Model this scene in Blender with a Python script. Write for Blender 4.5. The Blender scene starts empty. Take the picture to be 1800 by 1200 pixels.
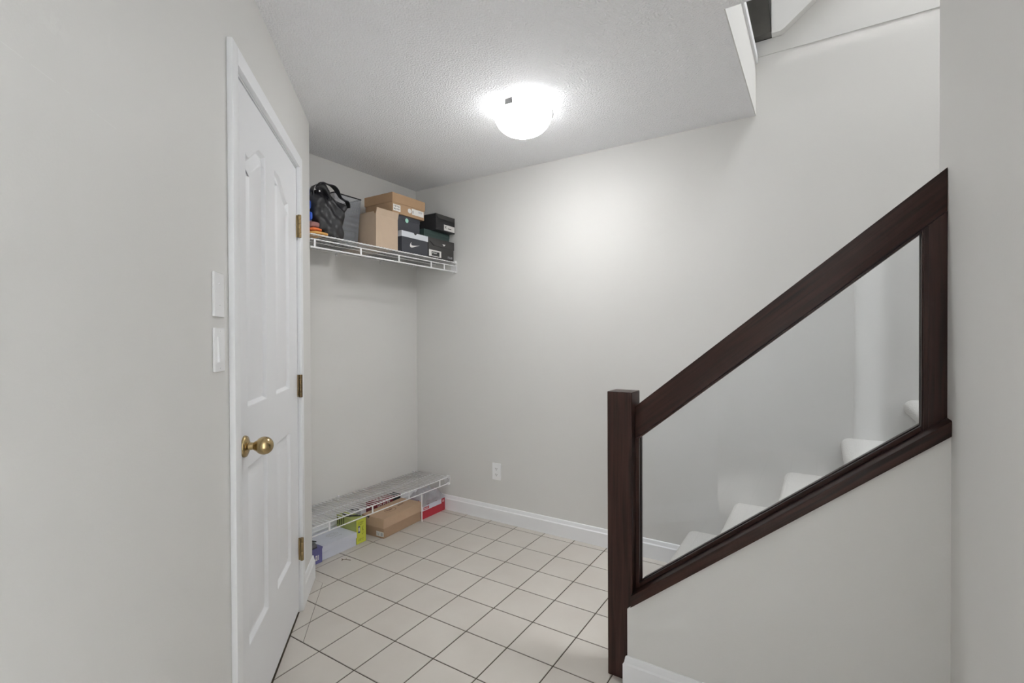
import bpy, bmesh, math, random
from mathutils import Vector, Matrix
random.seed(7)
scene = bpy.context.scene
COL = scene.collection
PI = math.pi
R2 = math.sqrt(0.5)

# ------------------------------------------------------------------ camera
cam_data = bpy.data.cameras.new('camera')
cam_data.sensor_fit = 'HORIZONTAL'
cam_data.sensor_width = 36.0
cam_data.lens = 17.06
cam_data.clip_start = 0.02
cam = bpy.data.objects.new('camera', cam_data)
COL.objects.link(cam)
right = Vector((0.84465, 0.53530, -0.00441))
up = Vector((-0.00040, 0.00888, 0.99996))
fwd = Vector((-0.53532, 0.84461, -0.00772))
m = Matrix.Identity(4)
for r in range(3):
    m[r][0] = right[r]; m[r][1] = up[r]; m[r][2] = -fwd[r]
m.translation = Vector((2.6125, -2.7561, 1.2599))
cam.matrix_world = m
scene.camera = cam

# ------------------------------------------------------------------ world, light, exposure
world = bpy.data.worlds.new('overcast_sky')
scene.world = world
world.use_nodes = True
bg = world.node_tree.nodes['Background']
bg.inputs['Color'].default_value = (0.96, 0.98, 1.0, 1)
bg.inputs['Strength'].default_value = 102.0
LAMP_STRENGTH = 74.0
scene.view_settings.view_transform = 'Standard'
scene.view_settings.look = 'None'
scene.view_settings.gamma = 1.0
scene.view_settings.use_curve_mapping = False
scene.view_settings.exposure = 0.17
try:
    scene.cycles.max_bounces = 14
    scene.cycles.diffuse_bounces = 8
    scene.cycles.transparent_max_bounces = 16
    scene.cycles.sample_clamp_indirect = 6.0
    scene.cycles.caustics_reflective = False
    scene.cycles.caustics_refractive = False
except Exception:
    pass

def portal(name, loc, rot, sx, sy):
    d = bpy.data.lights.new(name, 'AREA')
    d.shape = 'RECTANGLE'; d.size = sx; d.size_y = sy
    d.cycles.is_portal = True
    o = bpy.data.objects.new(name, d); COL.objects.link(o)
    o.location = loc; o.rotation_euler = rot
    return o
# sky light enters by a hall window and a skylight, both unseen and added to light the room
portal('added_window_portal', (1.14, -3.32, 1.125), (PI/2, 0, -PI/2), 0.60, 1.95)  # faces +X, into the hall
portal('added_skylight_portal', (3.85, -0.47, 4.86), (0, 0, 0), 1.5, 0.8)           # faces down

# ------------------------------------------------------------------ materials
def new_mat(name):
    mt = bpy.data.materials.new(name)
    mt.use_nodes = True
    nt = mt.node_tree
    b = nt.nodes['Principled BSDF']
    return mt, nt, b

def N(nt, typ, **kw):
    n = nt.nodes.new(typ)
    for k, v in kw.items():
        setattr(n, k, v)
    return n

def simple(name, col, rough=0.6, metal=0.0, spec=0.5, noise=0.0, scale=20.0, bump=0.0, bscale=200.0, bdist=0.001):
    mt, nt, b = new_mat(name)
    b.inputs['Base Color'].default_value = (*col, 1)
    b.inputs['Roughness'].default_value = rough
    b.inputs['Metallic'].default_value = metal
    b.inputs['Specular IOR Level'].default_value = spec
    tc = N(nt, 'ShaderNodeTexCoord')
    if noise:
        nz = N(nt, 'ShaderNodeTexNoise'); nz.inputs['Scale'].default_value = scale
        nz.inputs['Detail'].default_value = 4
        nt.links.new(tc.outputs['Object'], nz.inputs['Vector'])
        mx = N(nt, 'ShaderNodeMix', data_type='RGBA')
        mx.inputs[6].default_value = (*[max(0, c*(1-noise)) for c in col], 1)
        mx.inputs[7].default_value = (*[min(1, c*(1+noise)) for c in col], 1)
        nt.links.new(nz.outputs['Fac'], mx.inputs[0])
        nt.links.new(mx.outputs[2], b.inputs['Base Color'])
    if bump:
        nb = N(nt, 'ShaderNodeTexNoise'); nb.inputs['Scale'].default_value = bscale
        nb.inputs['Detail'].default_value = 3
        nt.links.new(tc.outputs['Object'], nb.inputs['Vector'])
        bp = N(nt, 'ShaderNodeBump'); bp.inputs['Strength'].default_value = bump
        bp.inputs['Distance'].default_value = bdist
        nt.links.new(nb.outputs['Fac'], bp.inputs['Height'])
        nt.links.new(bp.outputs['Normal'], b.inputs['Normal'])
    return mt

WALLC = (0.695, 0.688, 0.672)
M = {}
M['wall'] = simple('greige_wall_paint', WALLC, 0.55, spec=0.3, noise=0.015, scale=3, bump=0.10, bscale=160, bdist=0.002)
M['ceiling'] = simple('textured_ceiling', (0.90, 0.905, 0.925), 0.9, spec=0.1, bump=1.0, bscale=120, bdist=0.008)
M['trim'] = simple('white_gloss_trim', (0.86, 0.87, 0.89), 0.35, noise=0.01, scale=6)
M['door'] = simple('white_door_paint', (0.81, 0.818, 0.84), 0.38, noise=0.01, scale=5, bump=0.03, bscale=90)
M['plastic'] = simple('white_switch_plastic', (0.90, 0.905, 0.92), 0.3)
M['slot'] = simple('dark_slot', (0.03, 0.03, 0.03), 0.6)
M['grout'] = simple('dark_grout', (0.060, 0.047, 0.032), 0.95, noise=0.3, scale=14)
M['carpet'] = simple('pale_carpet', (0.70, 0.685, 0.655), 0.98, spec=0.05, noise=0.16, scale=210, bump=1.0, bscale=190, bdist=0.012)
M['wire'] = simple('white_coated_wire', (0.80, 0.80, 0.81), 0.35)
M['brass'] = simple('aged_brass', (0.37, 0.275, 0.14), 0.24, metal=1.0, noise=0.2, scale=60)
M['hinge'] = simple('dull_brass_hinge', (0.27, 0.195, 0.095), 0.40, metal=1.0, noise=0.3, scale=70)
M['hinge_dark'] = simple('tarnished_brass_hinge', (0.15, 0.105, 0.055), 0.45, metal=1.0, noise=0.5, scale=120)
M['nickel'] = simple('brushed_nickel', (0.30, 0.30, 0.30), 0.35, metal=1.0)
M['kraft'] = simple('kraft_cardboard', (0.36, 0.235, 0.14), 0.85, spec=0.15, noise=0.06, scale=25)
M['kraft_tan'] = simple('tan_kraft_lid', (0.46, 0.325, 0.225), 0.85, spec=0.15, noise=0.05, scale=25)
M['kraft_shaded'] = simple('shaded_kraft_body', (0.36, 0.245, 0.165), 0.85, spec=0.15, noise=0.06, scale=25)  # same kraft darkened, paints the shade below the lid skirt
M['kraft_light'] = simple('pale_cardboard', (0.47, 0.365, 0.275), 0.85, spec=0.15, noise=0.05, scale=25)
M['charcoal'] = simple('charcoal_card', (0.045, 0.047, 0.056), 0.6, spec=0.3)
M['dark_grey'] = simple('dark_grey_card', (0.055, 0.053, 0.052), 0.6, spec=0.3)
M['black'] = simple('black_card', (0.018, 0.018, 0.020), 0.5, spec=0.35)
M['teal'] = simple('dark_teal_card', (0.050, 0.080, 0.075), 0.6, spec=0.3)
M['pale_lid'] = simple('pale_grey_card', (0.62, 0.64, 0.68), 0.55, spec=0.3)
M['white_card'] = simple('white_card', (0.62, 0.64, 0.72), 0.55, spec=0.3, noise=0.02, scale=8)
M['label'] = simple('white_paper_label', (0.72, 0.71, 0.69), 0.6)
M['print'] = simple('black_print', (0.03, 0.03, 0.03), 0.6)
M['print_grey'] = simple('grey_print', (0.42, 0.43, 0.45), 0.6)
M['print_brown'] = simple('brown_print', (0.13, 0.055, 0.035), 0.7)
M['mint'] = simple('mint_sticker', (0.33, 0.62, 0.50), 0.5)
M['red'] = simple('red_card', (0.36, 0.016, 0.030), 0.45)
M['maroon'] = simple('maroon_card', (0.20, 0.022, 0.035), 0.5)
M['purple'] = simple('violet_blue_card', (0.105, 0.10, 0.26), 0.5)
M['lime'] = simple('lime_card', (0.50, 0.53, 0.055), 0.5)
M['lime_dull'] = simple('dull_lime_card', (0.36, 0.40, 0.12), 0.6)
M['olive'] = simple('olive_band', (0.09, 0.10, 0.025), 0.6)
M['print_olive'] = simple('olive_print', (0.24, 0.25, 0.03), 0.6)
M['navy'] = simple('navy_print', (0.04, 0.05, 0.16), 0.5)
M['bag'] = simple('black_nylon', (0.014, 0.014, 0.016), 0.42, spec=0.5, bump=0.25, bscale=60, bdist=0.004)
M['blue'] = simple('blue_fabric', (0.020, 0.085, 0.46), 0.6, noise=0.1, scale=50)
M['rose'] = simple('dusty_rose_leather', (0.22, 0.095, 0.085), 0.6, noise=0.15, scale=40)
M['orange'] = simple('orange_fabric', (0.62, 0.135, 0.030), 0.7, noise=0.1, scale=60)
M['amber'] = simple('amber_fabric', (0.62, 0.33, 0.09), 0.7, noise=0.1, scale=60)
M['rim'] = simple('black_metal_rim', (0.03, 0.03, 0.033), 0.4, metal=0.6)
M['grey_thing'] = simple('grey_plastic', (0.10, 0.10, 0.105), 0.35)
M['grey_pale'] = simple('pale_grey_paper', (0.45, 0.46, 0.47), 0.7, noise=0.06, scale=30)
M['wall_pale'] = simple('pale_painted_board', (0.75, 0.745, 0.73), 0.45)
M['post_grey'] = simple('dark_grey_brown_lacquer', (0.055, 0.052, 0.046), 0.25, noise=0.35, scale=9)
M['twig'] = simple('dry_twig', (0.14, 0.095, 0.045), 0.9)
M['dark_gap'] = simple('door_gap_shade', (0.02, 0.018, 0.016), 0.8)

def mat_wood(name, axis_rot):
    """dark stained wood, grain running along local X after the given rotation"""
    mt, nt, b = new_mat(name)
    tc = N(nt, 'ShaderNodeTexCoord')
    mp = N(nt, 'ShaderNodeMapping')
    mp.inputs['Rotation'].default_value = axis_rot
    nt.links.new(tc.outputs['Object'], mp.inputs['Vector'])
    mp2 = N(nt, 'ShaderNodeMapping'); mp2.inputs['Scale'].default_value = (1.6, 38, 38)
    nt.links.new(mp.outputs['Vector'], mp2.inputs['Vector'])
    nz = N(nt, 'ShaderNodeTexNoise'); nz.inputs['Scale'].default_value = 2.2; nz.inputs['Detail'].default_value = 7
    nz.inputs['Distortion'].default_value = 0.6
    nt.links.new(mp2.outputs['Vector'], nz.inputs['Vector'])
    rp = N(nt, 'ShaderNodeValToRGB')
    rp.color_ramp.elements[0].position = 0.30; rp.color_ramp.elements[0].color = (0.0110, 0.0052, 0.0042, 1)
    rp.color_ramp.elements[1].position = 0.75; rp.color_ramp.elements[1].color = (0.0440, 0.0205, 0.0155, 1)
    nt.links.new(nz.outputs['Fac'], rp.inputs['Fac'])
    nt.links.new(rp.outputs['Color'], b.inputs['Base Color'])
    b.inputs['Roughness'].default_value = 0.36
    b.inputs['Specular IOR Level'].default_value = 0.20
    bp = N(nt, 'ShaderNodeBump'); bp.inputs['Strength'].default_value = 0.12; bp.inputs['Distance'].default_value = 0.001
    nt.links.new(nz.outputs['Fac'], bp.inputs['Height'])
    nt.links.new(bp.outputs['Normal'], b.inputs['Normal'])
    return mt
M['wood_z'] = mat_wood('dark_wood_upright', (0, PI/2, 0))
M['wood_slope'] = mat_wood('dark_wood_sloped', (0, math.atan(0.82), 0))

def mat_tile():
    mt, nt, b = new_mat('beige_floor_tile')
    tc = N(nt, 'ShaderNodeTexCoord')
    oi = N(nt, 'ShaderNodeObjectInfo')
    geo = N(nt, 'ShaderNodeNewGeometry')
    nz = N(nt, 'ShaderNodeTexNoise'); nz.inputs['Scale'].default_value = 5.5; nz.inputs['Detail'].default_value = 5
    nt.links.new(geo.outputs['Position'], nz.inputs['Vector'])
    rp = N(nt, 'ShaderNodeValToRGB')
    rp.color_ramp.elements[0].position = 0.35; rp.color_ramp.elements[0].color = (0.520, 0.484, 0.440, 1)
    rp.color_ramp.elements[1].position = 0.68; rp.color_ramp.elements[1].color = (0.545, 0.514, 0.470, 1)
    nt.links.new(nz.outputs['Fac'], rp.inputs['Fac'])
    mul = N(nt, 'ShaderNodeMath', operation='MULTIPLY_ADD')
    mul.inputs[1].default_value = 0.06; mul.inputs[2].default_value = 0.97
    nt.links.new(oi.outputs['Random'], mul.inputs[0])
    mx = N(nt, 'ShaderNodeMix', data_type='RGBA', blend_type='MULTIPLY')
    mx.inputs[0].default_value = 1.0
    nt.links.new(rp.outputs['Color'], mx.inputs[6])
    cmb = N(nt, 'ShaderNodeCombineColor')
    for k in range(3):
        nt.links.new(mul.outputs[0], cmb.inputs[k])
    nt.links.new(cmb.outputs[0], mx.inputs[7])
    nt.links.new(mx.outputs[2], b.inputs['Base Color'])
    b.inputs['Roughness'].default_value = 0.42
    b.inputs['Specular IOR Level'].default_value = 0.35
    n2 = N(nt, 'ShaderNodeTexNoise'); n2.inputs['Scale'].default_value = 60
    nt.links.new(geo.outputs['Position'], n2.inputs['Vector'])
    bp = N(nt, 'ShaderNodeBump'); bp.inputs['Strength'].default_value = 0.05; bp.inputs['Distance'].default_value = 0.002
    nt.links.new(n2.outputs['Fac'], bp.inputs['Height'])
    nt.links.new(bp.outputs['Normal'], b.inputs['Normal'])
    return mt
M['tile'] = mat_tile()

def mat_glass(name, tint, haze=0.0):
    mt = bpy.data.materials.new(name); mt.use_nodes = True
    nt = mt.node_tree; nt.nodes.clear()
    out = N(nt, 'ShaderNodeOutputMaterial')
    tr = N(nt, 'ShaderNodeBsdfTransparent'); tr.inputs['Color'].default_value = (*tint, 1)
    gl = N(nt, 'ShaderNodeBsdfGlossy'); gl.inputs['Roughness'].default_value = 0.02
    fr = N(nt, 'ShaderNodeFresnel'); fr.inputs['IOR'].default_value = 1.5
    mx = N(nt, 'ShaderNodeMixShader')
    nt.links.new(fr.outputs[0], mx.inputs[0]); nt.links.new(tr.outputs[0], mx.inputs[1]); nt.links.new(gl.outputs[0], mx.inputs[2])
    last = mx
    if haze:
        df = N(nt, 'ShaderNodeBsdfDiffuse'); df.inputs['Color'].default_value = (0.90, 0.92, 0.97, 1)
        tl = N(nt, 'ShaderNodeBsdfTranslucent'); tl.inputs['Color'].default_value = (0.90, 0.92, 0.97, 1)
        m1 = N(nt, 'ShaderNodeMixShader'); nt.links.new(df.outputs[0], m1.inputs[1]); nt.links.new(tl.outputs[0], m1.inputs[2])
        m2 = N(nt, 'ShaderNodeMixShader'); m2.inputs[0].default_value = haze
        nt.links.new(mx.outputs[0], m2.inputs[1]); nt.links.new(m1.outputs[0], m2.inputs[2]); last = m2
    nt.links.new(last.outputs[0], out.inputs['Surface'])
    return mt
M['glass'] = mat_glass('clear_glass_pane', (0.965, 0.975, 0.985))
M['tinted_glass'] = mat_glass('tinted_skylight_glass', (0.51, 0.51, 0.51))  # grey tint set to dim the sky light of the added skylight
M['film'] = mat_glass('crinkled_plastic_film', (0.97, 0.975, 0.985), 0.60)

def mat_mesh():
    mt = bpy.data.materials.new('grey_metal_mesh'); mt.use_nodes = True
    nt = mt.node_tree; nt.nodes.clear()
    out = N(nt, 'ShaderNodeOutputMaterial')
    tr = N(nt, 'ShaderNodeBsdfTransparent')
    pb = N(nt, 'ShaderNodeBsdfPrincipled')
    pb.inputs['Base Color'].default_value = (0.22, 0.23, 0.25, 1); pb.inputs['Roughness'].default_value = 0.45; pb.inputs['Metallic'].default_value = 0.3
    tc = N(nt, 'ShaderNodeTexCoord'); mp = N(nt, 'ShaderNodeMapping')
    mp.inputs['Rotation'].default_value = (PI/4, PI/4, 0)
    nt.links.new(tc.outputs['Object'], mp.inputs['Vector'])
    vo = N(nt, 'ShaderNodeTexVoronoi'); vo.inputs['Scale'].default_value = 420; vo.inputs['Randomness'].default_value = 0.1
    nt.links.new(mp.outputs['Vector'], vo.inputs['Vector'])
    gt = N(nt, 'ShaderNodeMath', operation='GREATER_THAN'); gt.inputs[1].default_value = 0.42
    nt.links.new(vo.outputs['Distance'], gt.inputs[0])
    mx = N(nt, 'ShaderNodeMixShader')
    nt.links.new(gt.outputs[0], mx.inputs[0]); nt.links.new(tr.outputs[0], mx.inputs[1]); nt.links.new(pb.outputs[0], mx.inputs[2])
    nt.links.new(mx.outputs[0], out.inputs['Surface'])
    return mt
M['mesh'] = mat_mesh()

def mat_emit(name, strength, col=(1.0, 1.0, 0.99)):
    mt, nt, b = new_mat(name)
    b.inputs['Base Color'].default_value = (0.9, 0.9, 0.9, 1)
    b.inputs['Emission Color'].default_value = (*col, 1)
    b.inputs['Emission Strength'].default_value = strength
    return mt
def mat_bowl(name, strength):
    """opal bowl: the bulb sits low in it, so the glass glows strongest at the bottom; object origin on the ceiling"""
    mt = mat_emit(name, strength); nt = mt.node_tree; b = nt.nodes['Principled BSDF']
    tc = N(nt, 'ShaderNodeTexCoord'); sx = N(nt, 'ShaderNodeSeparateXYZ'); nt.links.new(tc.outputs['Object'], sx.inputs[0])
    mr = N(nt, 'ShaderNodeMapRange')
    mr.inputs['From Min'].default_value = -0.070; mr.inputs['From Max'].default_value = -0.135
    mr.inputs['To Min'].default_value = strength*0.03; mr.inputs['To Max'].default_value = strength
    nt.links.new(sx.outputs['Z'], mr.inputs['Value']); nt.links.new(mr.outputs[0], b.inputs['Emission Strength'])
    return mt
M['bowl'] = mat_bowl('lit_opal_glass', LAMP_STRENGTH)

def mat_door_wall():
    """greige paint with the old scratch and filler smudges the wall carries; object space: X along the wall, Z up"""
    mt = M['wall'].copy(); mt.name = 'greige_wall_paint_scratched'
    nt = mt.node_tree; b = nt.nodes['Principled BSDF']
    src = b.inputs['Base Color'].links[0].from_socket
    tc = N(nt, 'ShaderNodeTexCoord'); sx = N(nt, 'ShaderNodeSeparateXYZ')
    nt.links.new(tc.outputs['Object'], sx.inputs[0])
    def mth(op, a, c=None, d=None):
        n = N(nt, 'ShaderNodeMath', operation=op)
        for i, v in enumerate((a, c, d)):
            if v is None: continue
            if isinstance(v, (int, float)): n.inputs[i].default_value = v
            else: nt.links.new(v, n.inputs[i])
        return n.outputs[0]
    X, Z = sx.outputs['X'], sx.outputs['Z']
    nz = N(nt, 'ShaderNodeTexNoise'); nz.inputs['Scale'].default_value = 35; nz.inputs['Detail'].default_value = 5
    nt.links.new(tc.outputs['Object'], nz.inputs['Vector'])
    def line(x0, z0, x1, z1, w):
        k = (z1-z0)/(x1-x0)
        dz = mth('ABSOLUTE', mth('SUBTRACT', mth('SUBTRACT', Z, z0), mth('MULTIPLY', mth('SUBTRACT', X, x0), k)))
        on = mth('LESS_THAN', dz, w)
        on = mth('MULTIPLY', on, mth('GREATER_THAN', X, min(x0, x1)))
        on = mth('MULTIPLY', on, mth('LESS_THAN', X, max(x0, x1)))
        return mth('MULTIPLY', on, mth('GREATER_THAN', nz.outputs['Fac'], 0.42))
    def blob(x0, z0, rx, rz):
        d = mth('ADD', mth('POWER', mth('DIVIDE', mth('SUBTRACT', X, x0), rx), 2), mth('POWER', mth('DIVIDE', mth('SUBTRACT', Z, z0), rz), 2))
        f = mth('MAXIMUM', mth('SUBTRACT', 1.0, d), 0.0)
        return mth('MULTIPLY', f, mth('GREATER_THAN', nz.outputs['Fac'], 0.5))
    tot = mth('MULTIPLY', line(2.83, 1.617, 3.20, 1.6235, 0.0007), 0.55)
    tot = mth('ADD', tot, mth('MULTIPLY', blob(2.992, 1.699, 0.035, 0.022), 0.30))
    tot = mth('ADD', tot, mth('MULTIPLY', blob(2.852, 1.755, 0.02, 0.018), 0.22))
    mx = N(nt, 'ShaderNodeMix', data_type='RGBA')
    nt.links.new(tot, mx.inputs[0]); nt.links.new(src, mx.inputs[6]); mx.inputs[7].default_value = (0.76, 0.76, 0.74, 1)
    nt.links.new(mx.outputs[2], b.inputs['Base Color'])
    return mt
M['door_wall'] = mat_door_wall()

# ------------------------------------------------------------------ mesh helpers
class MB:
    """collects shapes; build() links them as ONE mesh object"""
    def __init__(self): self.bm = bmesh.new()
    def box(self, x0, x1, y0, y1, z0, z1, bevel=0.0, seg=2):
        r = bmesh.ops.create_cube(self.bm, size=1.0)
        vs = r['verts']
        for v in vs:
            v.co = Vector((x0 + (v.co.x+.5)*(x1-x0), y0 + (v.co.y+.5)*(y1-y0), z0 + (v.co.z+.5)*(z1-z0)))
        if bevel:
            es = list({e for v in vs for e in v.link_edges})
            bmesh.ops.bevel(self.bm, geom=es, offset=bevel, segments=seg, profile=0.7, affect='EDGES')
        return self
    def prism(self, poly, axis, a0, a1):
        """poly: 2D points; axis 'y': points are (x,z); 'x': (y,z); 'z': (x,y)"""
        def mk(p, a):
            if axis == 'y': return Vector((p[0], a, p[1]))
            if axis == 'x': return Vector((a, p[0], p[1]))
            return Vector((p[0], p[1], a))
        A = [self.bm.verts.new(mk(p, a0)) for p in poly]
        B = [self.bm.verts.new(mk(p, a1)) for p in poly]
        n = len(poly)
        fs = [self.bm.faces.new(A), self.bm.faces.new(B[::-1])]
        for i in range(n):
            fs.append(self.bm.faces.new([A[i], B[i], B[(i+1) % n], A[(i+1) % n]]))
        bmesh.ops.recalc_face_normals(self.bm, faces=fs)
        return self
    def tube(self, pts, r, n=8, r1=None, cap=True):
        pts = [Vector(p) for p in pts]
        rings = []
        for i, p in enumerate(pts):
            d = (pts[min(i+1, len(pts)-1)] - pts[max(i-1, 0)]).normalized()
            ref = Vector((0, 0, 1)) if abs(d.z) < 0.9 else Vector((1, 0, 0))
            u = d.cross(ref).normalized(); w = d.cross(u)
            rr = r if r1 is None else r + (r1-r)*i/(len(pts)-1)
            rings.append([self.bm.verts.new(p + (u*math.cos(2*PI*k/n) + w*math.sin(2*PI*k/n))*rr) for k in range(n)])
        fs = []
        for a, b in zip(rings, rings[1:]):
            for k in range(n):
                fs.append(self.bm.faces.new([a[k], a[(k+1) % n], b[(k+1) % n], b[k]]))
        if cap:
            fs.append(self.bm.faces.new(rings[0][::-1])); fs.append(self.bm.faces.new(rings[-1]))
        bmesh.ops.recalc_face_normals(self.bm, faces=fs)
        return self
    def lathe(self, prof, n=40, origin=(0, 0, 0), axis='z'):
        """prof: (r, h) pairs"""
        o = Vector(origin); rings = []
        for r, h in prof:
            if r < 1e-6:
                p = Vector((0, 0, h)) if axis == 'z' else Vector((0, h, 0))
                rings.append([self.bm.verts.new(o + p)])
            else:
                ring = []
                for k in range(n):
                    a = 2*PI*k/n
                    p = Vector((r*math.cos(a), r*math.sin(a), h)) if axis == 'z' else Vector((r*math.cos(a), h, r*math.sin(a)))
                    ring.append(self.bm.verts.new(o + p))
                rings.append(ring)
        fs = []
        for a, b in zip(rings, rings[1:]):
            for k in range(n):
                k2 = (k+1) % n
                if len(a) == 1 and len(b) == 1: continue
                if len(a) == 1: fs.append(self.bm.faces.new([a[0], b[k2], b[k]]))
                elif len(b) == 1: fs.append(self.bm.faces.new([a[k], a[k2], b[0]]))
                else: fs.append(self.bm.faces.new([a[k], a[k2], b[k2], b[k]]))
        bmesh.ops.recalc_face_normals(self.bm, faces=fs)
        return self
    def grid(self, fn, nu, nv, closed_u=False):
        vs = [[self.bm.verts.new(Vector(fn(i/(nu if closed_u else nu-1), j/(nv-1)))) for i in range(nu)] for j in range(nv)]
        fs = []
        for j in range(nv-1):
            for i in range(nu if closed_u else nu-1):
                i2 = (i+1) % nu
                fs.append(self.bm.faces.new([vs[j][i], vs[j][i2], vs[j+1][i2], vs[j+1][i]]))
        bmesh.ops.recalc_face_normals(self.bm, faces=fs)
        return vs
    def mesh(self, name, mat, smooth=False):
        me = bpy.data.meshes.new(name)
        self.bm.to_mesh(me); self.bm.free()
        me.materials.append(mat)
        if smooth:
            for p in me.polygons: p.use_smooth = True
        return me
    def build(self, name, mat, parent=None, smooth=False):
        o = bpy.data.objects.new(name, self.mesh(name, mat, smooth))
        COL.objects.link(o)
        if parent is not None: o.parent = parent
        return o

def link(name, me, parent=None):
    o = bpy.data.objects.new(name, me); COL.objects.link(o)
    if parent is not None: o.parent = parent
    return o

def thing(name, label, cat, loc=(0, 0, 0), rotz=0.0, group=None):
    o = bpy.data.objects.new(name, None); COL.objects.link(o)
    o.empty_display_size = 0.05
    o.location = loc; o.rotation_euler = (0, 0, rotz)
    o['label'] = label; o['category'] = cat
    if group: o['group'] = group
    return o

def tag(o, label, cat, group=None):
    o['label'] = label; o['category'] = cat
    if group: o['group'] = group
    return o

def struct(o, label=None):
    o['kind'] = 'structure'
    if label: o['label'] = label
    return o

def smooth_by_angle(o, deg=40):
    for p in o.data.polygons: p.use_smooth = True
    try:
        o.data.set_sharp_from_angle(angle=math.radians(deg))
    except Exception:
        pass
    return o

# ------------------------------------------------------------------ key dimensions (metres)
# x runs along the far wall, y towards it (far wall at y = 0), closet wall at x = 0
H = 2.383                 # ceiling
XR = 2.908                # right-hand wall
CEIL_X, CEIL_Y = 2.335, -0.95   # edge of the stairwell opening in the ceiling
STEP_X, STEP_Z, RUN, RISE = 2.004, 0.209, 0.2305, 0.1925
UPZ = 2.672               # upper floor level
DSUM = -0.813             # door wall plane: x + y = DSUM
T_CORNER, T_END = 1.087, 3.42

def dpos(t, d=0.0, z=0.0):
    """point on the diagonal door wall: t along it, d out of it"""
    return Vector((DSUM/2 + t*R2 + d*R2, DSUM/2 - t*R2 + d*R2, z))

def diag_empty_matrix(o):
    o.location = (DSUM/2, DSUM/2, 0); o.rotation_euler = (0, 0, -PI/4)
    return o

cor = dpos(T_CORNER)       # outer corner between closet and door wall
end = dpos(T_END)

# ------------------------------------------------------------------ the setting
# --- floor: grout bed + individual tiles
TS = 0.21; GX, GY = 0.90876, -1.53069; GAP = 0.0052
fl = MB()
fl.box(-0.12, 3.05, -5.35, 0.12, -0.10, -0.0028)
floor = struct(fl.build('floor', M['grout']), 'floor of beige square tiles with thin dark grout lines')

def clip(poly, nx, ny, c):
    """keep nx*x + ny*y >= c"""
    out = []
    for i in range(len(poly)):
        a, b = poly[i], poly[(i+1) % len(poly)]
        da, db = nx*a[0]+ny*a[1]-c, nx*b[0]+ny*b[1]-c
        if da >= 0: out.append(a)
        if (da >= 0) != (db >= 0):
            k = da/(da-db); out.append((a[0]+(b[0]-a[0])*k, a[1]+(b[1]-a[1])*k))
    return out
def area(p):
    return abs(sum(p[i][0]*p[(i+1) % len(p)][1]-p[(i+1) % len(p)][0]*p[i][1] for i in range(len(p)))/2) if len(p) > 2 else 0

def tile_mesh(polys, cx, cy):
    bm = bmesh.new()
    for poly in polys:
        bot = [bm.verts.new((x-cx, y-cy, -0.0025)) for x, y in poly]
        mx_, my_ = sum(p[0] for p in poly)/len(poly), sum(p[1] for p in poly)/len(poly)
        mid = [bm.verts.new((x-cx, y-cy, -0.0008)) for x, y in poly]
        top = []
        for x, y in poly:
            d = Vector((mx_-x, my_-y)); L = max(d.length, 1e-6)
            k = min(0.0014, L*0.3)/L
            top.append(bm.verts.new((x+d.x*k-cx, y+d.y*k-cy, 0.0)))
        n = len(poly)
        fs = [bm.faces.new(top)]
        for i in range(n):
            j = (i+1) % n
            fs.append(bm.faces.new([bot[i], bot[j], mid[j], mid[i]]))
            fs.append(bm.faces.new([mid[i], mid[j], top[j], top[i]]))
        bmesh.ops.recalc_face_normals(bm, faces=fs)
    me = bpy.data.meshes.new('tile'); bm.to_mesh(me); bm.free(); me.materials.append(M['tile'])
    return me

full = None
YR = cor.y                 # return wall line
CUT = DSUM + 0.085         # pieced strip of tile along the diagonal wall
for j in range(-18, 8):
    for i in range(-5, 10):
        x0, y0 = GX+i*TS+GAP/2, GY+j*TS+GAP/2
        sq = [(x0, y0), (x0+TS-GAP, y0), (x0+TS-GAP, y0+TS-GAP), (x0, y0+TS-GAP)]
        room = clip(clip(clip(clip(sq, 1, 0, 0.0), 0, -1, 0.0), -1, 0, -XR), 0, 1, -5.25)
        polys = []
        free = x0 >= cor.x                      # right of the outer corner only the diagonal wall cuts tiles
        a = clip(room, 0, 1, YR) if room and not free else []
        if area(a) > 4e-5: polys.append(('closet', a))
        b = clip(room if free else clip(room, 0, -1, -YR), 0, 1, end.y) if room else []
        b = clip(b, 1, 1, DSUM) if b else []
        if area(b) > 4e-5: polys.append(('mid', b))
        c = clip(clip(room, 0, -1, -end.y), 1, 0, 1.15) if room else []
        if area(c) > 4e-5: polys.append(('hall', c))
        if not polys: continue
        plist = [p for _, p in polys]
        # whole tiles share one mesh
        tot = sum(area(p) for p in plist)
        cx, cy = x0+TS/2, y0+TS/2
        if abs(tot-(TS-GAP)**2) < 1e-6 and len(plist) == 1:
            if full is None: full = tile_mesh([[(x-x0-TS/2, y-y0-TS/2) for x, y in sq]], 0, 0)
            o = link('tile', full, floor); o.location = (cx, cy, 0)
        elif abs(tot-(TS-GAP)**2) < 1e-6:
            o = link('tile', full or tile_mesh([sq], cx, cy), floor); o.location = (cx, cy, 0)
        else:
            # cut tiles: near the door wall the strip against the wall is a piece of its own
            main, strip = [], []
            for kind, p in polys:
                if kind == 'mid' and j >= 0:
                    q = clip(p, 1, 1, CUT+0.0012); s_ = clip(p, -1, -1, -(CUT-0.0012))
                    if area(q) > 6e-5: main.append(q)
                    if area(s_) > 6e-5: strip.append(s_)
                else: main.append(p)
            for grp in (main, strip):
                if grp:
                    o = link('tile', tile_mesh(grp, cx, cy), floor); o.location = (cx, cy, 0)

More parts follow.
